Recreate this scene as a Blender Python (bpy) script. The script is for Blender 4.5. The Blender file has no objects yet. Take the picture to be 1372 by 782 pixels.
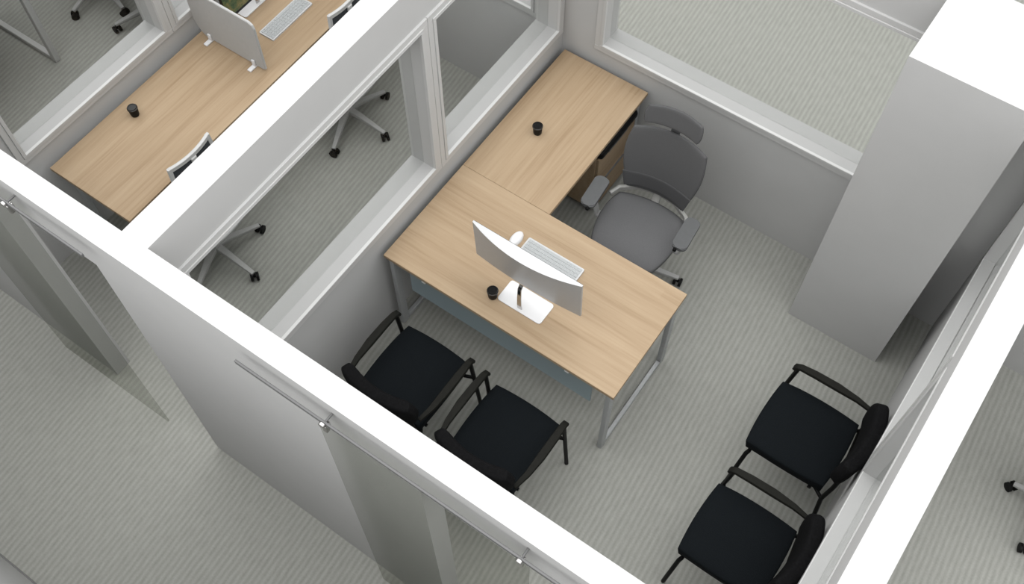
import bpy, bmesh, math, random
from mathutils import Vector, Matrix
random.seed(7)
PI = math.pi
S = bpy.context.scene
C = S.collection

# ------------------------------------------------------------------ camera
cam_d = bpy.data.cameras.new('camera')
cam = bpy.data.objects.new('camera', cam_d)
C.objects.link(cam)
cam.location = (2.2611, -0.9135, 5.5382)
cam.rotation_euler = (0.5088, 0.0027, 0.6101)
cam_d.sensor_fit = 'HORIZONTAL'
cam_d.sensor_width = 36.0
cam_d.lens = 36.0 * 1446.69 / 1372.0
cam_d.clip_end = 100
S.camera = cam

# ------------------------------------------------------------------ light: an even, bright overcast sky over the roofless rooms
SKY_BASE, SKY_ZENITH = 1.35, 2.3                                    # brightness at the horizon, extra brightness overhead
w = bpy.data.worlds.new('sky'); S.world = w; w.use_nodes = True
bg = w.node_tree.nodes['Background']
bg.inputs[0].default_value = (1.0, 1.0, 0.995, 1)
_n, _l = w.node_tree.nodes, w.node_tree.links
_tc = _n.new('ShaderNodeTexCoord'); _sp = _n.new('ShaderNodeSeparateXYZ'); _l.new(_tc.outputs['Generated'], _sp.inputs[0])
_mx = _n.new('ShaderNodeMath'); _mx.operation = 'MAXIMUM'; _mx.inputs[1].default_value = 0.0; _l.new(_sp.outputs['Z'], _mx.inputs[0])
_pw = _n.new('ShaderNodeMath'); _pw.operation = 'POWER'; _pw.inputs[1].default_value = 2.0; _l.new(_mx.outputs[0], _pw.inputs[0])
_ma = _n.new('ShaderNodeMath'); _ma.operation = 'MULTIPLY_ADD'; _ma.inputs[1].default_value = SKY_ZENITH; _ma.inputs[2].default_value = SKY_BASE
_l.new(_pw.outputs[0], _ma.inputs[0]); _l.new(_ma.outputs[0], bg.inputs[1])
vs = S.view_settings
vs.view_transform = 'Standard'; vs.look = 'None'; vs.gamma = 1.0
vs.use_curve_mapping = False
vs.exposure = 0.0

# ------------------------------------------------------------------ materials
def new_mat(name):
    m = bpy.data.materials.new(name); m.use_nodes = True
    nt = m.node_tree
    return m, nt, nt.nodes['Principled BSDF']

def plain(name, col, rough=0.6, metal=0.0, var=0.03, scale=40.0, spec=0.35, bump=0.0):
    """procedural paint / plastic / metal: a base colour with a faint noise in tone and optional bump"""
    m, nt, p = new_mat(name)
    tc = nt.nodes.new('ShaderNodeTexCoord')
    nz = nt.nodes.new('ShaderNodeTexNoise'); nz.inputs['Scale'].default_value = scale; nz.inputs['Detail'].default_value = 3
    nt.links.new(tc.outputs['Object'], nz.inputs['Vector'])
    rp = nt.nodes.new('ShaderNodeValToRGB')
    rp.color_ramp.elements[0].color = tuple(max(0, c * (1 - var)) for c in col) + (1,)
    rp.color_ramp.elements[1].color = tuple(min(1, c * (1 + var)) for c in col) + (1,)
    rp.color_ramp.elements[0].position = 0.3; rp.color_ramp.elements[1].position = 0.7
    nt.links.new(nz.outputs['Fac'], rp.inputs['Fac'])
    nt.links.new(rp.outputs['Color'], p.inputs['Base Color'])
    p.inputs['Roughness'].default_value = rough
    p.inputs['Metallic'].default_value = metal
    p.inputs['Specular IOR Level'].default_value = spec
    if bump:
        b = nt.nodes.new('ShaderNodeBump'); b.inputs['Strength'].default_value = bump; b.inputs['Distance'].default_value = 0.002
        nt.links.new(nz.outputs['Fac'], b.inputs['Height']); nt.links.new(b.outputs['Normal'], p.inputs['Normal'])
    return m

def glass_mat(name, tint, gloss=0.06):
    m = bpy.data.materials.new(name); m.use_nodes = True
    nt = m.node_tree; nt.nodes.clear()
    out = nt.nodes.new('ShaderNodeOutputMaterial')
    tr = nt.nodes.new('ShaderNodeBsdfTransparent'); tr.inputs[0].default_value = tint + (1,)
    gl = nt.nodes.new('ShaderNodeBsdfGlossy'); gl.inputs['Roughness'].default_value = 0.03
    mx = nt.nodes.new('ShaderNodeMixShader'); mx.inputs[0].default_value = gloss
    nt.links.new(tr.outputs[0], mx.inputs[1]); nt.links.new(gl.outputs[0], mx.inputs[2])
    nt.links.new(mx.outputs[0], out.inputs[0])
    return m

def carpet_mat():
    m, nt, p = new_mat('striped_carpet')
    N, L = nt.nodes, nt.links
    tc = N.new('ShaderNodeTexCoord')
    rt = N.new('ShaderNodeMapping'); rt.inputs['Rotation'].default_value = (0, 0, math.radians(-4)); L.new(tc.outputs['Object'], rt.inputs['Vector'])
    sp = N.new('ShaderNodeSeparateXYZ'); L.new(rt.outputs[0], sp.inputs[0])
    # gentle wobble so the ribs are woven rather than ruled
    nw = N.new('ShaderNodeTexNoise'); nw.inputs['Scale'].default_value = 9; L.new(tc.outputs['Object'], nw.inputs['Vector'])
    ad = N.new('ShaderNodeMath'); ad.operation = 'MULTIPLY_ADD'; ad.inputs[1].default_value = 0.007
    L.new(nw.outputs['Fac'], ad.inputs[0]); L.new(sp.outputs['X'], ad.inputs[2])
    mu = N.new('ShaderNodeMath'); mu.operation = 'MULTIPLY'; mu.inputs[1].default_value = 2 * PI / 0.0305
    L.new(ad.outputs[0], mu.inputs[0])
    si = N.new('ShaderNodeMath'); si.operation = 'SINE'; L.new(mu.outputs[0], si.inputs[0])
    # streaks along the ribs: rows of yarn of slightly different tone
    mp = N.new('ShaderNodeMapping'); mp.inputs['Scale'].default_value = (48, 14, 1); L.new(rt.outputs[0], mp.inputs['Vector'])
    ns = N.new('ShaderNodeTexNoise'); ns.inputs['Scale'].default_value = 1.0; ns.inputs['Detail'].default_value = 2; L.new(mp.outputs[0], ns.inputs['Vector'])
    nf = N.new('ShaderNodeTexNoise'); nf.inputs['Scale'].default_value = 110; nf.inputs['Detail'].default_value = 2; L.new(tc.outputs['Object'], nf.inputs['Vector'])
    a1 = N.new('ShaderNodeMath'); a1.operation = 'MULTIPLY_ADD'; a1.inputs[1].default_value = 0.17; a1.inputs[2].default_value = 0.0
    L.new(si.outputs[0], a1.inputs[0])
    a2 = N.new('ShaderNodeMath'); a2.operation = 'MULTIPLY_ADD'; a2.inputs[1].default_value = 0.52
    L.new(ns.outputs['Fac'], a2.inputs[0]); L.new(a1.outputs[0], a2.inputs[2])
    a3 = N.new('ShaderNodeMath'); a3.operation = 'MULTIPLY_ADD'; a3.inputs[1].default_value = 0.50
    L.new(nf.outputs['Fac'], a3.inputs[0]); L.new(a2.outputs[0], a3.inputs[2])
    rp = N.new('ShaderNodeValToRGB')
    rp.color_ramp.elements[0].position = 0.18; rp.color_ramp.elements[0].color = (0.225, 0.227, 0.209, 1)
    rp.color_ramp.elements[1].position = 0.82; rp.color_ramp.elements[1].color = (0.315, 0.318, 0.294, 1)
    L.new(a3.outputs[0], rp.inputs['Fac']); L.new(rp.outputs['Color'], p.inputs['Base Color'])
    p.inputs['Roughness'].default_value = 0.95; p.inputs['Specular IOR Level'].default_value = 0.05
    b = N.new('ShaderNodeBump'); b.inputs['Strength'].default_value = 0.25; b.inputs['Distance'].default_value = 0.004
    L.new(a3.outputs[0], b.inputs['Height']); L.new(b.outputs['Normal'], p.inputs['Normal'])
    return m

def oak_mat(name, along, tone=1.0):
    """light oak: planks and fine streaks running along local axis 'x' or 'y'"""
    m, nt, p = new_mat(name)
    N, L = nt.nodes, nt.links
    tc = N.new('ShaderNodeTexCoord')
    rot = N.new('ShaderNodeMapping')
    if along == 'y': rot.inputs['Rotation'].default_value = (0, 0, PI / 2)
    L.new(tc.outputs['Object'], rot.inputs['Vector'])
    br = N.new('ShaderNodeTexBrick')
    br.inputs['Scale'].default_value = 1.0
    br.inputs['Brick Width'].default_value = 0.95; br.inputs['Row Height'].default_value = 0.062
    br.inputs['Mortar Size'].default_value = 0.0
    br.inputs['Color1'].default_value = (0, 0, 0, 1); br.inputs['Color2'].default_value = (1, 1, 1, 1)
    br.offset = 0.37
    L.new(rot.outputs[0], br.inputs['Vector'])
    mp = N.new('ShaderNodeMapping'); mp.inputs['Scale'].default_value = (2.2, 55, 55); L.new(rot.outputs[0], mp.inputs['Vector'])
    n1 = N.new('ShaderNodeTexNoise'); n1.inputs['Scale'].default_value = 1.0; n1.inputs['Detail'].default_value = 5; n1.inputs['Roughness'].default_value = 0.6
    L.new(mp.outputs[0], n1.inputs['Vector'])
    mp2 = N.new('ShaderNodeMapping'); mp2.inputs['Scale'].default_value = (0.8, 11, 11); L.new(rot.outputs[0], mp2.inputs['Vector'])
    n2 = N.new('ShaderNodeTexNoise'); n2.inputs['Scale'].default_value = 1.0; n2.inputs['Detail'].default_value = 2
    L.new(mp2.outputs[0], n2.inputs['Vector'])
    a = N.new('ShaderNodeMath'); a.operation = 'MULTIPLY_ADD'; a.inputs[1].default_value = 0.62; a.inputs[2].default_value = 0.0
    L.new(n1.outputs['Fac'], a.inputs[0])
    b = N.new('ShaderNodeMath'); b.operation = 'MULTIPLY_ADD'; b.inputs[1].default_value = 0.42
    L.new(n2.outputs['Fac'], b.inputs[0]); L.new(a.outputs[0], b.inputs[2])
    c = N.new('ShaderNodeMath'); c.operation = 'MULTIPLY_ADD'; c.inputs[1].default_value = 0.06
    L.new(br.outputs['Color'], c.inputs[0]); L.new(b.outputs[0], c.inputs[2])
    rp = N.new('ShaderNodeValToRGB')
    e = rp.color_ramp.elements
    e[0].position = 0.34; e[0].color = (0.256 * tone, 0.178 * tone, 0.106 * tone, 1)
    e[1].position = 0.72; e[1].color = (0.362 * tone, 0.272 * tone, 0.178 * tone, 1)
    mid = e.new(0.52); mid.color = (0.314 * tone, 0.228 * tone, 0.144 * tone, 1)
    L.new(c.outputs[0], rp.inputs['Fac']); L.new(rp.outputs['Color'], p.inputs['Base Color'])
    p.inputs['Roughness'].default_value = 0.55; p.inputs['Specular IOR Level'].default_value = 0.25
    return m

def screen_mat():
    m, nt, p = new_mat('landscape_screen')
    N, L = nt.nodes, nt.links
    tc = N.new('ShaderNodeTexCoord')
    n1 = N.new('ShaderNodeTexNoise'); n1.inputs['Scale'].default_value = 14; n1.inputs['Detail'].default_value = 6; n1.inputs['Roughness'].default_value = 0.7
    L.new(tc.outputs['Object'], n1.inputs['Vector'])
    rp = N.new('ShaderNodeValToRGB'); e = rp.color_ramp.elements
    e[0].position = 0.33; e[0].color = (0.008, 0.012, 0.010, 1)
    e[1].position = 0.75; e[1].color = (0.16, 0.15, 0.07, 1)
    k = e.new(0.48); k.color = (0.030, 0.055, 0.024, 1)
    k = e.new(0.58); k.color = (0.085, 0.075, 0.028, 1)
    L.new(n1.outputs['Fac'], rp.inputs['Fac']); L.new(rp.outputs['Color'], p.inputs['Base Color'])
    L.new(rp.outputs['Color'], p.inputs['Emission Color']); p.inputs['Emission Strength'].default_value = 0.5
    p.inputs['Roughness'].default_value = 0.25
    return m

M = {}
M['wall'] = plain('white_wall_paint', (0.425, 0.425, 0.422), 0.9, var=0.012, scale=6, spec=0.1)
M['trim'] = plain('white_trim_paint', (0.46, 0.46, 0.456), 0.45, var=0.01, scale=10)
M['sill'] = plain('light_grey_sill_board', (0.32, 0.32, 0.317), 0.55, var=0.01, scale=10)
M['foot_shadow'] = plain('painted_foot_shadow', (0.13, 0.13, 0.128), 0.6, var=0.02)  # dark tone standing in for shade at the corridor wall's foot
M['carpet'] = carpet_mat()
M['oak_x'] = oak_mat('light_oak_lengthwise', 'x')
M['oak_y'] = oak_mat('light_oak_crosswise', 'y')
M['oak_front'] = oak_mat('oak_drawer_fronts', 'y', 0.9)
M['oak_edge'] = plain('oak_edge_band', (0.33, 0.22, 0.13), 0.6, var=0.1, scale=60)
M['window_glass'] = glass_mat('window_glass', (0.92, 0.925, 0.92), 0.006)
M['door_glass'] = glass_mat('grey_door_glass', (0.85, 0.855, 0.838), 0.025)
M['steel'] = plain('grey_desk_steel', (0.36, 0.37, 0.375), 0.45, metal=0.2, var=0.03)
M['chrome'] = plain('chrome', (0.52, 0.51, 0.50), 0.18, metal=1.0, var=0.02)
M['alu'] = plain('brushed_aluminium_rail', (0.13, 0.13, 0.13), 0.5, metal=0.2, var=0.02)
M['silver'] = plain('silver_monitor_shell', (0.46, 0.465, 0.47), 0.38, metal=0.25, var=0.01)
M['white'] = plain('white_plastic', (0.66, 0.66, 0.67), 0.4, var=0.01)
M['key'] = plain('keyboard_keys', (0.36, 0.375, 0.38), 0.6, var=0.02)
M['kbbody'] = plain('keyboard_shell', (0.48, 0.485, 0.49), 0.45, var=0.02)
M['black_plastic'] = plain('black_plastic', (0.005, 0.005, 0.005), 0.5, var=0.1, spec=0.12)
M['black_gloss'] = plain('black_bezel', (0.006, 0.006, 0.006), 0.2, var=0.1)
M['black_frame'] = plain('black_chair_tube', (0.004, 0.004, 0.004), 0.5, var=0.1, spec=0.1)
M['black_arm'] = plain('black_armrest_plastic', (0.0085, 0.0085, 0.0068), 0.7, var=0.12, spec=0.12)
M['black_fabric'] = plain('black_seat_fabric', (0.0050, 0.0065, 0.0078), 0.9, var=0.2, scale=260, spec=0.08, bump=0.3)
M['black_back'] = plain('black_back_mesh_fabric', (0.0048, 0.0048, 0.0052), 0.85, var=0.35, scale=90, spec=0.08, bump=0.4)
M['grey_fabric'] = plain('grey_seat_fabric', (0.105, 0.105, 0.108), 0.92, var=0.07, scale=300, spec=0.1, bump=0.3)
M['grey_back'] = plain('grey_back_fabric', (0.083, 0.083, 0.085), 0.92, var=0.06, scale=300, spec=0.1, bump=0.2)
M['grey_lumbar'] = plain('dark_grey_lumbar_fabric', (0.062, 0.062, 0.064), 0.92, var=0.08, scale=300, spec=0.1, bump=0.2)
M['grey_pad'] = plain('grey_armrest_pad', (0.078, 0.080, 0.082), 0.7, var=0.05)
M['light_grey'] = plain('light_grey_chair_base', (0.31, 0.31, 0.305), 0.45, var=0.03)
M['bow'] = plain('grey_back_bow', (0.25, 0.248, 0.238), 0.5, var=0.03)
M['pale_grey'] = plain('pale_grey_chair_frame', (0.42, 0.42, 0.415), 0.45, var=0.03)
M['dark_mesh'] = plain('charcoal_back_mesh', (0.03, 0.033, 0.038), 0.85, var=0.2, scale=200)
M['white_metal'] = plain('white_desk_metal', (0.45, 0.45, 0.445), 0.45, var=0.02)
M['screen_panel'] = plain('grey_divider_panel', (0.42, 0.42, 0.415), 0.75, var=0.02)
def frosted_mat():
    m, nt, p = new_mat('blue_grey_frosted_panel')
    p.inputs['Base Color'].default_value = (0.34, 0.41, 0.44, 1); p.inputs['Roughness'].default_value = 0.5; p.inputs['Specular IOR Level'].default_value = 0.2
    tr = nt.nodes.new('ShaderNodeBsdfTransparent'); tr.inputs[0].default_value = (0.80, 0.86, 0.88, 1)
    mx = nt.nodes.new('ShaderNodeMixShader'); mx.inputs[0].default_value = 0.58
    nt.links.new(tr.outputs[0], mx.inputs[1]); nt.links.new(p.outputs[0], mx.inputs[2])
    nt.links.new(mx.outputs[0], nt.nodes['Material Output'].inputs[0])
    return m
M['frosted'] = frosted_mat()
M['screen'] = screen_mat()

# ------------------------------------------------------------------ mesh helpers
def obj(name, bm, m, parent=None, smooth=None):
    me = bpy.data.meshes.new(name)
    bmesh.ops.recalc_face_normals(bm, faces=bm.faces[:])
    bm.to_mesh(me); bm.free()
    me.materials.append(m)
    if smooth is not None:
        for p in me.polygons: p.use_smooth = True
        try: me.set_sharp_from_angle(angle=math.radians(smooth))
        except Exception: pass
    o = bpy.data.objects.new(name, me)
    C.objects.link(o)
    if parent is not None: o.parent = parent
    return o

def thing(name, label, cat, loc=(0, 0, 0), rz=0.0, group=None):
    o = bpy.data.objects.new(name, None); C.objects.link(o)
    o.empty_display_size = 0.1
    o.location = loc; o.rotation_euler = (0, 0, rz)
    o['label'] = label; o['category'] = cat
    if group: o['group'] = group
    return o

def struct(name, bm=None, m=None, loc=(0, 0, 0)):
    if bm is None:
        o = bpy.data.objects.new(name, None); C.objects.link(o); o.location = loc
    else:
        o = obj(name, bm, m)
    o['kind'] = 'structure'
    return o

def dup(root, loc, rz, label, group=None):
    r = root.copy(); C.objects.link(r); r.location = loc; r.rotation_euler = (0, 0, rz)
    r['label'] = label
    if group: r['group'] = group
    for ch in list(root.children):
        c = ch.copy(); C.objects.link(c); c.parent = r
        for g in list(ch.children):
            d = g.copy(); C.objects.link(d); d.parent = c
    return r

def BM(): return bmesh.new()

def box(bm, x0, x1, y0, y1, z0, z1, bev=0.0, seg=2, mat=None):
    r = bmesh.ops.create_cube(bm, size=1.0)
    vs_ = r['verts']
    for v in vs_:
        v.co = Vector(((x0 + x1) / 2 + v.co.x * (x1 - x0), (y0 + y1) / 2 + v.co.y * (y1 - y0), (z0 + z1) / 2 + v.co.z * (z1 - z0)))
    if bev:
        es = list({e for v in vs_ for e in v.link_edges})
        rr = bmesh.ops.bevel(bm, geom=es, offset=bev, segments=seg, affect='EDGES', profile=0.5)
        vs_ = list({v for f in rr['faces'] for v in f.verts} | {v for v in vs_ if v.is_valid})
    if mat is not None:
        for v in vs_: v.co = mat @ v.co
    return vs_

def prism(bm, pts, h0, h1, axis='z', bev=0.0):
    """extrude a 2D outline between two values of an axis"""
    def P(a, b, h):
        return {'z': (a, b, h), 'y': (a, h, b), 'x': (h, a, b)}[axis]
    lo = [bm.verts.new(P(a, b, h0)) for a, b in pts]
    hi = [bm.verts.new(P(a, b, h1)) for a, b in pts]
    n = len(pts)
    fs = [bm.faces.new(lo), bm.faces.new(hi)]
    for i in range(n): fs.append(bm.faces.new((lo[i], lo[(i + 1) % n], hi[(i + 1) % n], hi[i])))
    if bev:
        es = [e for e in {e for f in fs[:2] for e in f.edges}]
        bmesh.ops.bevel(bm, geom=es, offset=bev, segments=2, affect='EDGES')

def rrect(x0, x1, y0, y1, r, n=6):
    out = []
    for cx, cy, a0 in ((x1 - r, y1 - r, 0), (x0 + r, y1 - r, 90), (x0 + r, y0 + r, 180), (x1 - r, y0 + r, 270)):
        for k in range(n + 1):
            a = math.radians(a0 + 90 * k / n); out.append((cx + r * math.cos(a), cy + r * math.sin(a)))
    return out

def tube(bm, pts, rad, n=10, cap=True):
    """round tube swept along a polyline; rad is a number or one per point"""
    pts = [Vector(p) for p in pts]
    rads = rad if isinstance(rad, (list, tuple)) else [rad] * len(pts)
    rings = []; up = None
    for i, p in enumerate(pts):
        if i == 0: t = pts[1] - pts[0]
        elif i == len(pts) - 1: t = pts[-1] - pts[-2]
        else: t = (pts[i + 1] - p).normalized() + (p - pts[i - 1]).normalized()
        t.normalize()
        if up is None:
            up = Vector((0, 0, 1)) if abs(t.z) < 0.9 else Vector((1, 0, 0))
        s = t.cross(up).normalized(); up = s.cross(t).normalized()
        rings.append([bm.verts.new(p + (s * math.cos(2 * PI * k / n) + up * math.sin(2 * PI * k / n)) * rads[i]) for k in range(n)])
    for a, b in zip(rings, rings[1:]):
        for k in range(n): bm.faces.new((a[k], a[(k + 1) % n], b[(k + 1) % n], b[k]))
    if cap: bm.faces.new(rings[0]); bm.faces.new(rings[-1])

def strip(bm, pts, ws, hs, side):
    """rectangular bar with rounded-ish section swept along pts; ws widths along 'side', hs thickness along the normal"""
    pts = [Vector(p) for p in pts]; side = Vector(side).normalized(); rings = []
    for i, p in enumerate(pts):
        t = (pts[min(i + 1, len(pts) - 1)] - pts[max(i - 1, 0)]).normalized()
        s = (side - t * side.dot(t)).normalized(); nrm = t.cross(s).normalized()
        w_ = ws[i] if isinstance(ws, (list, tuple)) else ws
        h_ = hs[i] if isinstance(hs, (list, tuple)) else hs
        ring = []
        for a, b in ((1, .45), (.8, 1), (-.8, 1), (-1, .45), (-1, -.45), (-.8, -1), (.8, -1), (1, -.45)):
            ring.append(bm.verts.new(p + s * (a * w_ / 2) + nrm * (b * h_ / 2)))
        rings.append(ring)
    for a, b in zip(rings, rings[1:]):
        for k in range(8): bm.faces.new((a[k], a[(k + 1) % 8], b[(k + 1) % 8], b[k]))
    bm.faces.new(rings[0]); bm.faces.new(rings[-1])

def pad(bm, fn, T, n=22, edge=5.0, rim=0.35):
    """upholstered pad: fn(u,v) on [-1,1]^2 gives its middle surface, T its thickness (number or fn); edges are rounded"""
    us = [math.sin(PI / 2 * (-1 + 2 * i / n)) for i in range(n + 1)]
    def nor(u, v):
        e = 1e-3
        a = Vector(fn(min(1, u + e), v)) - Vector(fn(max(-1, u - e), v)); b = Vector(fn(u, min(1, v + e))) - Vector(fn(u, max(-1, v - e)))
        return a.cross(b).normalized()
    front, back = {}, {}
    for i, u in enumerate(us):
        for j, v in enumerate(us):
            c = Vector(fn(u, v)); t = T(u, v) if callable(T) else T
            d = max(abs(u), abs(v)); pr = rim + (1 - rim) * (max(0.0, 1 - d ** edge)) ** 0.5
            nn = nor(u * .98, v * .98)
            front[i, j] = bm.verts.new(c + nn * t / 2 * pr); back[i, j] = bm.verts.new(c - nn * t / 2 * pr)
    for i in range(n):
        for j in range(n):
            bm.faces.new((front[i, j], front[i + 1, j], front[i + 1, j + 1], front[i, j + 1]))
            bm.faces.new((back[i, j], back[i, j + 1], back[i + 1, j + 1], back[i + 1, j]))
    loop = [(i, 0) for i in range(n)] + [(n, j) for j in range(n)] + [(i, n) for i in range(n, 0, -1)] + [(0, j) for j in range(n, 0, -1)]
    for a, b in zip(loop, loop[1:] + loop[:1]):
        bm.faces.new((front[a], front[b], back[b], back[a]))

def sq(u, v, k=0.28):
    """square -> rounded square"""
    return u * math.sqrt(1 - k * v * v), v * math.sqrt(1 - k * u * u)

def lathe(bm, prof, cx=0, cy=0, n=20):
    rings = [[bm.verts.new((cx + r * math.cos(2 * PI * k / n), cy + r * math.sin(2 * PI * k / n), z)) for k in range(n)] for r, z in prof]
    for a, b in zip(rings, rings[1:]):
        for k in range(n): bm.faces.new((a[k], a[(k + 1) % n], b[(k + 1) % n], b[k]))
    bm.faces.new(rings[0]); bm.faces.new(rings[-1])

# ------------------------------------------------------------------ the setting
H = 2.20; HB = 1.91; HS = 0.887; W = 2.595; WT = 0.125; B = 2.81; TP = 0.131; TF = 0.098
XL = -8.0; XR = 9.0

bm = BM(); box(bm, XL, XR, -4.5, 9.0, -0.10, 0.0)
struct('floor', bm, M['carpet'])

def wall_x(name, y0, y1, x0, x1, holes):
    """wall running along x from x0 to x1; holes = (xa, xb, za, zb)"""
    bm = BM(); cur = x0
    for xa, xb, za, zb in sorted(holes):
        box(bm, cur, xa, y0, y1, 0, H)
        if za > 0: box(bm, xa, xb, y0, y1, 0, za)
        box(bm, xa, xb, y0, y1, zb, H)
        cur = xb
    box(bm, cur, x1, y0, y1, 0, H)
    return struct(name, bm, M['wall'])

def wall_y(name, x0, x1, y0, y1, holes):
    bm = BM(); cur = y0
    for ya, yb, za, zb in sorted(holes):
        box(bm, x0, x1, cur, ya, 0, H)
        if za > 0: box(bm, x0, x1, ya, yb, 0, za)
        box(bm, x0, x1, ya, yb, zb, H)
        cur = yb
    box(bm, x0, x1, cur, y1, 0, H)
    return struct(name, bm, M['wall'])

DZ = 1.95                                                           # head of the door openings
wall_x('wall_front', -TF, 0, XL, XR, [(-1.04, -0.28, 0, DZ), (1.29, 2.05, 0, DZ)])
LW = [(0.09, 1.58), (1.69, 2.745)]                                  # window openings in the partition left of the office
wall_y('wall_left', -TP, 0, 0, B, [(a, b, HS, HB) for a, b in LW])
FX = -1.84
FW = [(0.41, 1.46), (1.57, 2.70)]
wall_y('wall_far_left', FX - TP, FX, 0, B, [(a, b, HS, HB) for a, b in FW])
RW = [(0.10, 1.35), (1.46, 2.715)]
wall_y('wall_right', W, W + WT, 0, B, [(a, b, HS, HB) for a, b in RW])
BW = [(-1.62, -0.215), (0.275, 2.26)]
wall_x('wall_back', B, B + TP, XL, XR, [(a, b, HS, HB) for a, b in BW])
bm = BM(); box(bm, 1.875, 2.423, 2.412, B, 0, H)
struct('wall_column', bm, M['wall'])
bm = BM(); box(bm, XL, XR, 6.1, 6.23, 0, H)
struct('added_shade_wall_back', bm, M['wall'])  # added out of view to hold sky light off the back corridor floor
bm = BM(); box(bm, -4.15, -4.02, 0.0, B, 0, H)
struct('added_shade_wall_left', bm, M['wall'])  # unseen, added to enclose the far left room and darken its floor
bm = BM(); box(bm, XL, XR, -1.31, -1.185, 0, H)
struct('wall_corridor', bm, M['wall'])

def casing_frame(bm, a0, a1, z0, z1, d0, d1, axis, wd=0.054, drop=0.0065):
    """picture-frame casing around an opening, in two steps; axis = the wall's normal"""
    def bx(p0, p1, q0, q1, e0, e1):
        if axis == 'x': box(bm, min(e0, e1), max(e0, e1), p0, p1, q0, q1, 0.0015, 1)
        else: box(bm, p0, p1, min(e0, e1), max(e0, e1), q0, q1, 0.002, 1)
    s = 1 if d1 > d0 else -1
    full = abs(d1 - d0); wi = 0.020; z0 += drop
    back = d0 - s * 0.002
    for o_, i_, dd in ((wi, 0.0, full), (wd, wi, full * 0.7)):       # raised inner bead, flatter outer band
        e = d0 + s * dd
        bx(a0 - o_, a1 + o_, z1 + i_, z1 + o_, back, e)
        bx(a0 - o_, a1 + o_, z0 - o_, z0 - i_, back, e)
        bx(a0 - o_, a0 - i_, z0 - i_, z1 + i_, back, e)
        bx(a1 + i_, a1 + o_, z0 - i_, z1 + i_, back, e)

def window(n, axis, a0, a1, w0, w1):
    t = struct('window_%d' % n)
    if axis == 'x': t.location = ((w0 + w1) / 2, (a0 + a1) / 2, HS)
    else: t.location = ((a0 + a1) / 2, (w0 + w1) / 2, HS)
    T = Matrix.Translation(-t.location)
    def put(name, bm, m):
        bm.transform(T); return obj(name, bm, m, t)
    bm = BM()
    near, far = 0.0065, -0.0015                                     # room side: a lip above the sill; far side: the sill board covers it
    if axis == 'y': near, far = far, near
    if n in (5, 6): near, far = -0.0015, 0.0065
    casing_frame(bm, a0, a1, HS, HB, w1, w1 + 0.016, axis, drop=near)
    if n in (5, 6): casing_frame(bm, a0, a1, HS, HB, w0, w0 - 0.004, axis, wd=0.030, drop=far)   # slim bead inside the office
    else: casing_frame(bm, a0, a1, HS, HB, w0, w0 - 0.016, axis, drop=far)
    put('casing', bm, M['trim'])
    mid = (w0 + w1) / 2
    bm = BM()
    if n in (5, 6): box(bm, w0, w1 + 0.0165, a0, a1, HS - 0.001, HS + 0.006)
    elif axis == 'x': box(bm, w0 - 0.0165, w1, a0, a1, HS - 0.001, HS + 0.006)
    else: box(bm, a0, a1, w0, w1 + 0.0165, HS - 0.001, HS + 0.006)
    put('sill', bm, M['sill'])
    bm = BM()
    z0, z1 = HS + 0.006, HB - 0.0005
    if axis == 'x': box(bm, mid - 0.003, mid + 0.003, a0 + 0.0005, a1 - 0.0005, z0, z1)
    else: box(bm, a0 + 0.0005, a1 - 0.0005, mid - 0.003, mid + 0.003, z0, z1)
    put('pane', bm, M['window_glass'])
    return t

k = 1
for a, b in LW: window(k, 'x', a, b, -TP, 0); k += 1
for a, b in FW: window(k, 'x', a, b, FX - TP, FX); k += 1
for a, b in RW: window(k, 'x', a, b, W, W + WT); k += 1
for a, b in BW: window(k, 'y', a, b, B, B + TP); k += 1

def sliding_door(n, x0, x1, rail0, rail1, yw, sgn):
    """frameless glass panel hung on rollers from a rail on the corridor face of a wall; yw = wall face, sgn = side it hangs on"""
    t = struct('door_%d' % n, loc=((x0 + x1) / 2, yw, 0))
    ox = (x0 + x1) / 2
    yc = sgn * 0.042
    bm = BM(); box(bm, x0 - ox, x1 - ox, yc - 0.005, yc + 0.005, 0.012, 2.10)
    obj('glass_panel', bm, M['door_glass'], t)
    bm = BM(); box(bm, rail0 - ox, rail1 - ox, yc - 0.005, yc + 0.005, 2.122, 2.142, 0.003, 2)
    r = obj('rail', bm, M['alu'], t, 40)
    for xx in (x0 + 0.03, x1 - 0.03):
        bm = BM(); tube(bm, [(xx - ox, 0, 2.132), (xx - ox, yc - sgn * 0.004, 2.132)], 0.005, 12)
        obj('rail_standoff', bm, M['alu'], r, 40)
    for xx in (x0 + 0.03, x1 - 0.03):
        bm = BM(); tube(bm, [(xx - ox, yc + sgn * 0.008, 2.138), (xx - ox, yc + sgn * 0.018, 2.138)], 0.013, 20)
        rl = obj('roller', bm, M['chrome'], t, 40)
        bm = BM(); box(bm, xx - ox - 0.010, xx - ox + 0.010, yc - 0.011, yc + 0.016, 2.070, 2.122, 0.003, 1)
        obj('clamp', bm, M['chrome'], rl)
    return t

sliding_door(1, -1.40, -0.60, -1.50, -0.22, -TF, -1)
sliding_door(2, 0.905, 1.775, 0.53, 2.15, -TF, -1)
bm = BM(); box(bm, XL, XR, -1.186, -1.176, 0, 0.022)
b_ = struct('foot_shadow_corridor', bm, M['foot_shadow'])  # thin dark strip that paints the shadow line where wall meets floor

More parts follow.
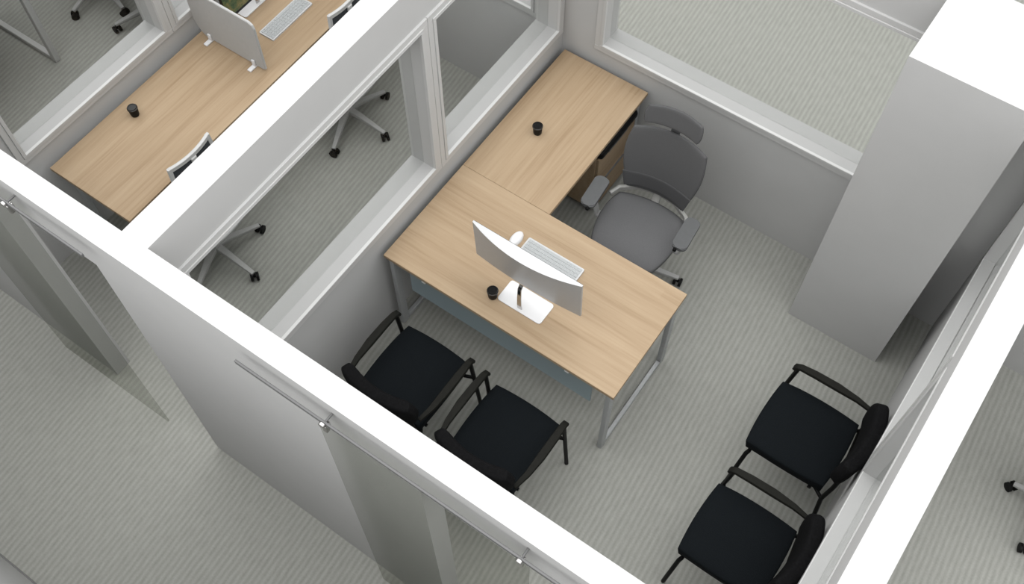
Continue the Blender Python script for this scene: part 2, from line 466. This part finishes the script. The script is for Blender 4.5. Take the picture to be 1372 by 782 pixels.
# ------------------------------------------------------------------ the L-shaped oak desk
DH = 0.735
X0, X1, X2 = 0.040, 1.4545, 0.608
Y0, Y1, Y2 = 1.0735, 1.774, 2.778
desk = thing('corner_desk', 'L-shaped light oak desk with grey steel legs in the middle office', 'desk', (0.75, 1.42, 0))
def dk(bm): bm.transform(Matrix.Translation((-0.75, -1.42, 0))); return bm
bm = BM(); box(bm, X0, X1, Y0, Y1, DH - 0.024, DH, 0.0015, 1)
obj('desktop', dk(bm), M['oak_x'], desk)
bm = BM(); box(bm, X0, X2, Y1 + 0.0008, Y2, DH - 0.024, DH, 0.0015, 1)
obj('return_top', dk(bm), M['oak_y'], desk)
for xx in (X0 + 0.035, X1 - 0.035):                                  # closed steel loops at both ends
    for yy in (Y0 + 0.035, Y1 - 0.045):
        bm = BM(); box(bm, xx - 0.014, xx + 0.014, yy - 0.024, yy + 0.024, 0.0, DH - 0.025, 0.003, 1)
        obj('leg', dk(bm), M['steel'], desk)
    bm = BM(); box(bm, xx - 0.012, xx + 0.012, Y0 + 0.060, Y1 - 0.070, 0.0, 0.028, 0.003, 1)
    obj('foot_rail', dk(bm), M['steel'], desk)
    bm = BM(); box(bm, xx - 0.012, xx + 0.012, Y0 + 0.060, Y1 - 0.070, DH - 0.055, DH - 0.025, 0.003, 1)
    obj('top_rail', dk(bm), M['steel'], desk)
for xx in (X0 + 0.035, X2 - 0.05):
    bm = BM(); box(bm, xx - 0.014, xx + 0.014, Y2 - 0.033, Y2 - 0.003, 0, DH - 0.025, 0.003, 1)
    obj('leg', dk(bm), M['steel'], desk)
bm = BM(); box(bm, X0 + 0.05, X1 - 0.05, Y0 + 0.34, Y0 + 0.38, DH - 0.06, DH - 0.025, 0.003, 1)
obj('crossbeam', dk(bm), M['steel'], desk)
bm = BM(); box(bm, 0.175, 1.315, Y0 + 0.034, Y0 + 0.043, 0.45, DH - 0.032)
pnl = obj('modesty_panel', dk(bm), M['frosted'], desk); pnl['label'] = 'blue grey frosted modesty panel'
for xx in (0.285, 1.175):
    bm = BM(); box(bm, xx - 0.013, xx + 0.013, Y0 + 0.012, Y0 + 0.050, DH - 0.072, DH - 0.024, 0.003, 1)
    obj('panel_clip', dk(bm), M['white'], pnl)

# drawer pedestal with a black seat pad, under the return
ped = thing('drawer_pedestal', 'oak drawer pedestal with black cushion top under the desk return', 'drawer unit', (0.33, 2.535, 0))
bm = BM(); box(bm, -0.27, 0.225, -0.20, 0.20, 0.05, 0.555, 0.003, 1)
obj('body', bm, M['oak_y'], ped)
for z0, z1 in ((0.06, 0.295), (0.305, 0.545)):
    bm = BM(); box(bm, 0.226, 0.244, -0.196, 0.196, z0, z1, 0.002, 1)
    d = obj('drawer', bm, M['oak_front'], ped)
    bm = BM(); box(bm, 0.244, 0.252, -0.10, 0.10, z1 - 0.016, z1 - 0.002, 0.002, 1)
    obj('pull', bm, M['alu'], d)
bm = BM(); box(bm, -0.26, 0.262, -0.198, 0.198, 0.556, 0.615, 0.020, 3)
cu = obj('cushion', bm, M['black_plastic'], ped, 50); cu['label'] = 'black seat cushion'
for xx in (-0.23, 0.19):
    for yy in (-0.17, 0.17):
        bm = BM(); tube(bm, [(xx, yy - 0.012, 0.025), (xx, yy + 0.012, 0.025)], 0.025, 14)
        obj('caster', bm, M['black_plastic'], ped, 40)

# ------------------------------------------------------------------ things on the desk
def make_monitor(label, loc, rz, plate=(-0.098, 0.036)):
    """all-in-one with a flat screen (local +y), bulging shell (local -y) and a bent foot"""
    t = thing('monitor', label, 'computer monitor', loc, rz)
    w2, zb, zt = 0.312, 0.150, 0.468
    nx, nz = 24, 12
    bm = BM(); fr, bk = {}, {}
    for i in range(nx + 1):
        for j in range(nz + 1):
            u = -1 + 2 * i / nx; v = -1 + 2 * j / nz
            x = u * w2; z = zb + (v + 1) / 2 * (zt - zb)
            tilt = (z - zb) * -0.055
            bulge = 0.010 + 0.058 * max(0, 1 - abs(u) ** 2.0) * (0.30 + 0.70 * (v + 1) / 2)
            fr[i, j] = bm.verts.new((x, 0.0 + tilt, z)); bk[i, j] = bm.verts.new((x, -bulge + tilt, z))
    for i in range(nx):
        for j in range(nz):
            bm.faces.new((fr[i, j], fr[i + 1, j], fr[i + 1, j + 1], fr[i, j + 1]))
            bm.faces.new((bk[i, j], bk[i, j + 1], bk[i + 1, j + 1], bk[i + 1, j]))
    for i in range(nx):
        for j in (0, nz): bm.faces.new((fr[i, j], fr[i + 1, j], bk[i + 1, j], bk[i, j]))
    for j in range(nz):
        for i in (0, nx): bm.faces.new((fr[i, j], fr[i, j + 1], bk[i, j + 1], bk[i, j]))
    obj('shell', bm, M['silver'], t, 35)
    def face(name, x0, x1, z0, z1, d, m, parent):
        bm = BM()
        y_ = lambda z: (z - zb) * -0.055 + d
        vs_ = [(x0, z0), (x1, z0), (x1, z1), (x0, z1)]
        a = [bm.verts.new((x, y_(z), z)) for x, z in vs_]; b = [bm.verts.new((x, y_(z) - 0.003, z)) for x, z in vs_]
        bm.faces.new(a); bm.faces.new(b)
        for q in range(4): bm.faces.new((a[q], a[(q + 1) % 4], b[(q + 1) % 4], b[q]))
        return obj(name, bm, m, parent)
    bz = face('bezel', -w2 + 0.002, w2 - 0.002, zb + 0.002, zt - 0.002, 0.0025, M['black_gloss'], t)
    sc = face('screen', -w2 + 0.018, w2 - 0.018, zb + 0.020, zt - 0.016, 0.004, M['screen'], bz)
    sc['label'] = 'screen showing a mossy green landscape'
    bm = BM(); prism(bm, rrect(-0.128, 0.135, plate[0], plate[1], 0.016), 0.0, 0.006)
    obj('foot_plate', bm, M['white'], t)
    bm = BM()
    strip(bm, [(0, -0.078, 0.006), (0, -0.083, 0.05), (0, -0.084, 0.12), (0, -0.080, 0.20), (0, -0.066, 0.222)], [0.028, 0.026, 0.024, 0.022, 0.022], 0.009, (1, 0, 0))
    obj('neck', bm, M['chrome'], t, 40)
    return t

make_monitor('silver curved-back monitor on a white foot, standing on the L-shaped desk', (0.803, 1.296, DH), 0.0)

def make_keyboard(label, loc, rz, L=0.345, D=0.115):
    t = thing('keyboard', label, 'keyboard', loc, rz)
    bm = BM(); prism(bm, rrect(-L / 2, L / 2, -D / 2, D / 2, 0.008), 0.0, 0.010)
    obj('shell', bm, M['kbbody'], t)
    bm = BM()
    rows = 5; cols = 15
    for r in range(rows):
        y = -D / 2 + 0.008 + (D - 0.016) * (r + 0.5) / rows
        c = 0
        while c < cols:
            span = 5 if (r == 0 and c == 4) else 1
            x0 = -L / 2 + 0.008 + (L - 0.016) * c / cols; x1 = -L / 2 + 0.008 + (L - 0.016) * (c + span) / cols
            hh = (D - 0.016) / rows / 2 - 0.0014
            box(bm, x0 + 0.0014, x1 - 0.0014, y - hh, y + hh, 0.010, 0.0125)
            c += span
    obj('keys', bm, M['key'], t)
    return t

make_keyboard('slim silver keyboard behind the monitor on the L-shaped desk', (0.778, 1.535, DH), PI)

ms = thing('computer_mouse', 'white rounded mouse beside the keyboard on the L-shaped desk', 'computer mouse', (0.553, 1.545, DH))
def mouse_fn(bm):
    n, mz = 20, 8
    rings = []
    for j in range(mz + 1):
        a = PI / 2 * j / mz
        s, h = math.cos(a) ** 0.7 if j < mz else 0.02, 0.026 * math.sin(a)
        rings.append([bm.verts.new((0.030 * s * math.cos(2 * PI * k / n), 0.055 * s * math.sin(2 * PI * k / n), h)) for k in range(n)])
    for a, b in zip(rings, rings[1:]):
        for k in range(n): bm.faces.new((a[k], a[(k + 1) % n], b[(k + 1) % n], b[k]))
    bm.faces.new(rings[0]); bm.faces.new(rings[-1])
bm = BM(); mouse_fn(bm)
obj('shell', bm, M['white'], ms, 60)

def make_cup(label, loc):
    t = thing('cup', label, 'cup', loc, 0, 'black lidded cups on the desks')
    bm = BM(); lathe(bm, [(0.022, 0.0), (0.0235, 0.004), (0.0280, 0.054)], n=16)
    obj('body', bm, M['black_plastic'], t, 40)
    bm = BM(); lathe(bm, [(0.0300, 0.0545), (0.0300, 0.061), (0.0265, 0.063), (0.025, 0.068), (0.021, 0.068), (0.020, 0.0655)], n=16)
    obj('lid', bm, M['black_gloss'], t, 40)
    return t
c1 = make_cup('small black cup standing beside the white monitor foot', (0.650, 1.198, DH))
dup(c1, (0.252, 2.185, DH), 0.4, 'small black cup alone on the return of the L-shaped desk')
dup(c1, (-1.672, 1.000, DH), 0.9, 'small black cup on the long desk in the left room')

# ------------------------------------------------------------------ black guest chairs (face local +y, seat top 0.50)
def make_guest_chair(label, loc, rz, arms=(-1, 1), group=None):
    t = thing('guest_chair', label, 'chair', loc, rz, group)
    def seat_fn(u, v):
        a, b = sq(u, v, 0.09)
        return (a * 0.205, b * 0.220 - 0.014, 0.455 + 0.010 * (1 - u * u) * (1 - v * v) - 0.010 * max(0, v) ** 4)
    bm = BM(); pad(bm, seat_fn, 0.092, 20, 9.0, 0.72)
    obj('seat', bm, M['black_fabric'], t, 60)
    def back_fn(u, v):
        a, b = sq(u, v, 0.24)
        y = -0.226 - 0.052 * (1 - a * a) - 0.022 * (b + 1) / 2
        return (a * 0.222, y, 0.700 + b * 0.108)
    bm = BM(); pad(bm, back_fn, 0.078, 20, 6.0, 0.40)
    obj('backrest', bm, M['black_back'], t, 60)
    bm = BM()                                                       # under-seat frame
    for yy in (-0.17, 0.165): tube(bm, [(-0.20, yy, 0.398), (0.20, yy, 0.398)], 0.010)
    for xx in (-0.17, 0.17): tube(bm, [(xx, -0.19, 0.398), (xx, 0.18, 0.398)], 0.010)
    obj('seat_frame', bm, M['black_frame'], t, 50)
    for s in (-1, 1):
        top = 0.612 if s in arms else 0.418
        bm = BM()
        if s in arms:
            tube(bm, [(s * 0.250, 0.212, 0.0), (s * 0.238, 0.185, 0.40), (s * 0.236, 0.165, 0.615)], 0.0115)
            tube(bm, [(s * 0.238, 0.182, 0.402), (s * 0.195, 0.165, 0.398)], 0.010)
        else:
            tube(bm, [(s * 0.232, 0.195, 0.0), (s * 0.212, 0.172, 0.385), (s * 0.198, 0.165, 0.398)], 0.0115)
        obj('leg', bm, M['black_frame'], t, 50)
        bm = BM()
        tube(bm, [(s * 0.225, -0.285, 0.0), (s * 0.215, -0.246, 0.40), (s * 0.200, -0.262, 0.55), (s * 0.180, -0.268, 0.70)], 0.0115)
        tube(bm, [(s * 0.215, -0.245, 0.402), (s * 0.17, -0.18, 0.398)], 0.010)
        obj('leg', bm, M['black_frame'], t, 50)
        if s in arms:
            bm = BM()
            strip(bm, [(s * 0.222, -0.236, 0.630), (s * 0.236, -0.15, 0.632), (s * 0.240, -0.04, 0.634), (s * 0.240, 0.08, 0.632), (s * 0.238, 0.155, 0.626), (s * 0.237, 0.180, 0.610), (s * 0.237, 0.186, 0.590)],
                  [0.022, 0.032, 0.044, 0.042, 0.036, 0.034, 0.030], [0.018, 0.020, 0.022, 0.022, 0.022, 0.020, 0.016], (1, 0, 0))
            obj('armrest', bm, M['black_arm'], t, 50)
    return t

make_guest_chair('black guest chair with two arms facing the desk, next to the left partition', (0.498, 0.712, 0), 0.0, group='black guest chairs in the middle office')
make_guest_chair('black two-armed guest chair facing the desk, farther from the left partition', (1.075, 0.700, 0), 0.0, group='black guest chairs in the middle office')
g3 = make_guest_chair('black guest chair by the right wall, the one nearer the square white column', (2.275, 1.560, 0), PI / 2, (1,), 'black guest chairs in the middle office')
dup(g3, (2.275, 0.898, 0), PI / 2, 'black guest chair by the right wall, the one farther from the square white column', 'black guest chairs in the middle office')

# ------------------------------------------------------------------ task chairs
def star_base(t, m, R=0.285, a0=0.0):
    for q in range(5):
        a = a0 + 2 * PI * q / 5
        dx, dy = math.cos(a), math.sin(a)
        bm = BM()
        strip(bm, [(dx * 0.02, dy * 0.02, 0.115), (dx * 0.10, dy * 0.10, 0.108), (dx * 0.20, dy * 0.20, 0.085), (dx * R, dy * R, 0.066)],
              [0.050, 0.042, 0.034, 0.027], [0.036, 0.030, 0.024, 0.018], (-dy, dx, 0))
        lg = obj('base_leg', bm, m, t, 40)
        bm = BM()
        ca = a + 0.9 + q * 1.3
        ex, ey = math.cos(ca), math.sin(ca)
        for s in (-1, 1):
            c0 = Vector((dx * R + ex * s * 0.009, dy * R + ey * s * 0.009, 0.027)); c1_ = Vector((dx * R + ex * s * 0.024, dy * R + ey * s * 0.024, 0.027))
            tube(bm, [c0, c1_], 0.027, 16)
        tube(bm, [(dx * R, dy * R, 0.03), (dx * R, dy * R, 0.058)], 0.009, 10)
        obj('caster', bm, M['black_plastic'], lg, 40)
    bm = BM()
    lathe(bm, [(0.036, 0.095), (0.040, 0.11), (0.036, 0.135), (0.026, 0.14), (0.026, 0.27), (0.017, 0.272), (0.017, 0.40)], n=18)
    obj('gas_column', bm, M['light_grey'] if m is M['light_grey'] else m, t, 40)

def make_grey_chair(label, loc, rz):
    """upholstered chair; local +y is the way it faces"""
    t = thing('task_chair', label, 'chair', loc, rz)
    star_base(t, M['light_grey'], 0.285, math.radians(-94))
    bm = BM(); box(bm, -0.09, 0.09, -0.12, 0.10, 0.385, 0.425, 0.012, 2)
    obj('mechanism', bm, M['black_plastic'], t, 40)
    def seat_fn(u, v):
        a, b = sq(u, v, 0.30)
        wd = 0.232 - 0.012 * b
        return (a * wd, b * 0.225 + 0.015, 0.458 + 0.012 * (1 - u * u) * (1 - v * v) - 0.018 * max(0, b) ** 3)
    bm = BM(); pad(bm, seat_fn, 0.066, 24, 7.0, 0.4)
    obj('seat', bm, M['grey_fabric'], t, 60)
    ZB, ZT = 0.545, 0.985
    def back_pt(a, z):
        f = (z - ZB) / (ZT - ZB)
        y = -0.178 - 0.030 * f - 0.060 * max(0, f) ** 2 - 0.045 * (1 - a * a)
        half = 0.178 + 0.058 * math.sin(min(1, f * 1.15) * PI / 2) - 0.010 * max(0, f - 0.6)
        return (a * half, y, z)
    def back_fn(u, v):
        a, b = sq(u, v, 0.10 if v < 0 else 0.18)
        return back_pt(a, ZB + (b + 1) / 2 * (ZT - ZB))
    bm = BM(); pad(bm, back_fn, 0.036, 24, 8.0, 0.4)
    bk = obj('backrest', bm, M['grey_back'], t, 60)
    def lum_fn(u, v):
        x, y, z = back_pt(u * 0.985, ZB + 0.030 + (v + 1) / 2 * 0.105)
        return (x, y + 0.0165, z)
    bm = BM(); pad(bm, lum_fn, 0.014, 16, 8.0, 0.3)
    lb = obj('lumbar_band', bm, M['grey_lumbar'], bk, 60); lb['label'] = 'darker grey lumbar band'
    # light frame bow along the foot of the back
    bm = BM()
    strip(bm, [(-0.236, -0.120, 0.500), (-0.205, -0.172, 0.515), (-0.11, -0.226, 0.525), (0, -0.242, 0.527), (0.11, -0.226, 0.525), (0.205, -0.172, 0.515), (0.236, -0.120, 0.500)],
          0.034, 0.020, (0, 0, 1))
    strip(bm, [(0, -0.245, 0.53), (0, -0.19, 0.42), (0, -0.08, 0.395)], 0.05, 0.02, (1, 0, 0))
    bw = obj('back_bow', bm, M['bow'], t, 50); bw['label'] = 'light grey back bow'
    # curved head panel above the back
    def head_fn(u, v):
        a, b = sq(u, v, 0.14)
        return (a * 0.162, -0.262 - 0.040 * (1 - a * a) - 0.018 * b, 1.110 + b * 0.054)
    bm = BM(); pad(bm, head_fn, 0.022, 18, 8.0, 0.5)
    hp = obj('headrest', bm, M['grey_back'], t, 60)
    bm = BM(); strip(bm, [(0, -0.325, 0.90), (0, -0.335, 1.0), (0, -0.322, 1.10)], 0.05, 0.014, (1, 0, 0))
    obj('bracket', bm, M['grey_pad'], hp, 40)
    for s in (-1, 1):
        bm = BM(); prism(bm, rrect(s * 0.275 - 0.042, s * 0.275 + 0.042, -0.095, 0.118, 0.026), 0.640, 0.664, bev=0.005)
        ar = obj('armrest', bm, M['grey_pad'], t, 40)
        bm = BM(); strip(bm, [(s * 0.275, 0.0, 0.640), (s * 0.278, -0.01, 0.52), (s * 0.255, -0.01, 0.43), (s * 0.07, -0.01, 0.408)], 0.045, 0.018, (0, 1, 0))
        obj('arm_post', bm, M['light_grey'], ar, 40)
        bm = BM(); tube(bm, [(s * 0.262, 0.112, 0.646), (s * 0.262, 0.132, 0.646)], 0.010, 12)
        obj('arm_button', bm, M['black_plastic'], ar, 40)
    return t

make_grey_chair('grey upholstered task chair with armrests tucked into the corner of the L-shaped desk', (0.975, 2.120, 0), PI + 0.085)

def make_mesh_chair(label, loc, rz, group, a0=0.0):
    """armless chair with a light grey frame and dark mesh back; local +y is the way it faces"""
    t = thing('mesh_task_chair', label, 'chair', loc, rz, group)
    star_base(t, M['light_grey'], 0.285, a0)
    bm = BM(); box(bm, -0.08, 0.08, -0.10, 0.10, 0.385, 0.42, 0.01, 2)
    obj('mechanism', bm, M['light_grey'], t, 40)
    def rim_fn(u, v):
        a, b = sq(u, v, 0.30); return (a * 0.222, b * 0.212, 0.432)
    bm = BM(); pad(bm, rim_fn, 0.022, 16, 8.0, 0.6)
    obj('seat_pan', bm, M['light_grey'], t, 60)
    def seat_fn(u, v):
        a, b = sq(u, v, 0.30); return (a * 0.212, b * 0.200 + 0.008, 0.462 + 0.008 * (1 - u * u) * (1 - v * v))
    bm = BM(); pad(bm, seat_fn, 0.042, 18, 7.0, 0.4)
    obj('seat', bm, M['dark_mesh'], t, 60)
    def bp(a, z):
        f = (z - 0.56) / 0.59
        return (a * (0.172 - 0.038 * f), -0.192 + 0.012 * f + 0.020 * a * a, z)
    top, botm = 1.15, 0.56
    bm = BM()
    T_ = [bp(-1 + 2 * q / 12, top) for q in range(13)]; Bt = [bp(-1 + 2 * q / 12, botm) for q in range(13)]
    strip(bm, T_, 0.030, 0.018, (0, 0, 1)); strip(bm, Bt, 0.028, 0.018, (0, 0, 1))
    for a in (-1, 1): strip(bm, [bp(a, z) for z in (botm, 0.70, 0.85, 1.0, top + 0.012)], 0.024, 0.018, (1, 0, 0))
    fr = obj('back_frame', bm, M['pale_grey'], t, 50)
    bm = BM()
    pts = [bp(0, z) for z in (1.14, 0.95, 0.75, 0.6)]
    strip(bm, [(x, y - 0.010, z) for x, y, z in pts] + [(0, -0.20, 0.48), (0, -0.10, 0.405)], 0.034, 0.016, (1, 0, 0))
    obj('spine', bm, M['pale_grey'], fr, 50)
    bm = BM(); pad(bm, lambda u, v: bp(u * 0.96, 0.855 + v * 0.29), 0.006, 14, 8.0, 0.8)
    obj('back_mesh', bm, M['dark_mesh'], t, 60)
    return t

GM = 'mesh-backed chairs along the long desk'
m1 = make_mesh_chair('mesh-backed light grey chair at the long desk in the left room, nearer the glass doors', (-1.10, 0.815, 0), PI / 2 - 0.02, GM, -PI / 2 + 0.02)
m2 = dup(m1, (-1.105, 2.050, 0), PI / 2 + 0.02, 'mesh-backed light grey chair at the long desk in the left room, by the computer', GM)
GF = 'mesh-backed chairs in the far left room'
dup(m1, (-2.735, 1.99, 0), math.radians(-174.6), 'light grey wheeled chair in the far left room, close behind the window sill', GF)
dup(m1, (-3.215, 1.95, 0), math.radians(2), 'light grey wheeled chair in the far left room, farther behind the window', GF)
dup(m1, (3.62, 2.13, 0), math.radians(176.0 + 90), 'light grey wheeled chair in the right room, only its casters in view')

# ------------------------------------------------------------------ left room: long desk with a divider and a second computer
ld = thing('long_desk', 'long light oak desk against the partition in the left room', 'desk', (-1.4935, 1.6, 0))
bm = BM(); box(bm, -0.302, 0.302, 0.468 - 1.6, 2.76 - 1.6, DH - 0.024, DH, 0.0015, 1)
obj('desktop', bm, M['oak_y'], ld)
for yy in (0.54 - 1.6, 1.62 - 1.6, 2.70 - 1.6):
    for xx in (-0.255, 0.255):
        bm = BM(); box(bm, xx - 0.022, xx + 0.022, yy - 0.014, yy + 0.014, 0, DH - 0.025, 0.003, 1)
        obj('leg', bm, M['steel'], ld)
    bm = BM(); box(bm, -0.232, 0.232, yy - 0.012, yy + 0.012, 0, 0.028, 0.003, 1)
    obj('foot_rail', bm, M['steel'], ld)
    bm = BM(); box(bm, -0.232, 0.232, yy - 0.012, yy + 0.012, DH - 0.055, DH - 0.025, 0.003, 1)
    obj('top_rail', bm, M['steel'], ld)

dv = thing('desk_divider', 'grey upright divider panel standing across the long desk', 'desk divider', (-1.54, 1.66, DH))
pr = [(-0.262, 0.125), (-0.250, 0.075), (-0.222, 0.040), (-0.195, 0.012), (0.252, 0.012), (0.268, 0.020), (0.268, 0.345), (0.258, 0.372), (0.235, 0.385), (-0.262, 0.385)]
bm = BM(); prism(bm, pr, -0.008, 0.008, 'y', bev=0.003)
obj('panel', bm, M['screen_panel'], dv)
for xx in (-0.155, 0.185):
    bm = BM()
    box(bm, xx - 0.014, xx + 0.014, -0.062, 0.008, 0.0, 0.012, 0.004, 2)
    box(bm, xx - 0.012, xx + 0.012, -0.020, -0.0085, 0.004, 0.055, 0.004, 2)
    obj('foot_clamp', bm, M['white'], dv, 40)

make_monitor('monitor with a green landscape screen on the long desk, behind the divider', (-1.590, 2.03, DH), -PI / 2, (-0.185, -0.055))
make_keyboard('slim silver keyboard on the long desk in front of the landscape monitor', (-1.447, 2.03, DH), -PI / 2, 0.355, 0.112)

# ------------------------------------------------------------------ far left room: two white-legged desks
def loop_desk(label, x0, x1, y0, y1, near, far):
    cx, cy = (x0 + x1) / 2, (y0 + y1) / 2
    t = thing('white_desk', label, 'desk', (cx, cy, 0), 0)
    bm = BM(); box(bm, x0 - cx, x1 - cx, y0 - cy, y1 - cy, DH - 0.024, DH, 0.0015, 1)
    obj('desktop', bm, M['oak_y'], t)
    for yy in (near - cy, far - cy):
        for xx in (x0 + 0.022 - cx, x1 - 0.022 - cx):
            bm = BM(); box(bm, xx - 0.020, xx + 0.020, yy - 0.020, yy + 0.020, 0, DH - 0.025, 0.003, 1)
            obj('leg', bm, M['white_metal'], t)
        bm = BM(); box(bm, x0 + 0.044 - cx, x1 - 0.044 - cx, yy - 0.018, yy + 0.018, 0.0, 0.036, 0.003, 1)
        obj('foot_rail', bm, M['white_metal'], t)
        bm = BM(); box(bm, x0 + 0.044 - cx, x1 - 0.044 - cx, yy - 0.018, yy + 0.018, DH - 0.065, DH - 0.025, 0.003, 1)
        obj('top_rail', bm, M['white_metal'], t)
    return t
loop_desk('desk on a white metal loop frame at the far left edge', -3.66, -3.012, 0.05, 1.345, 0.08, 1.325)
loop_desk('white-legged desk close behind the far left window', -2.535, -1.99, 1.752, 2.75, 1.772, 2.72)
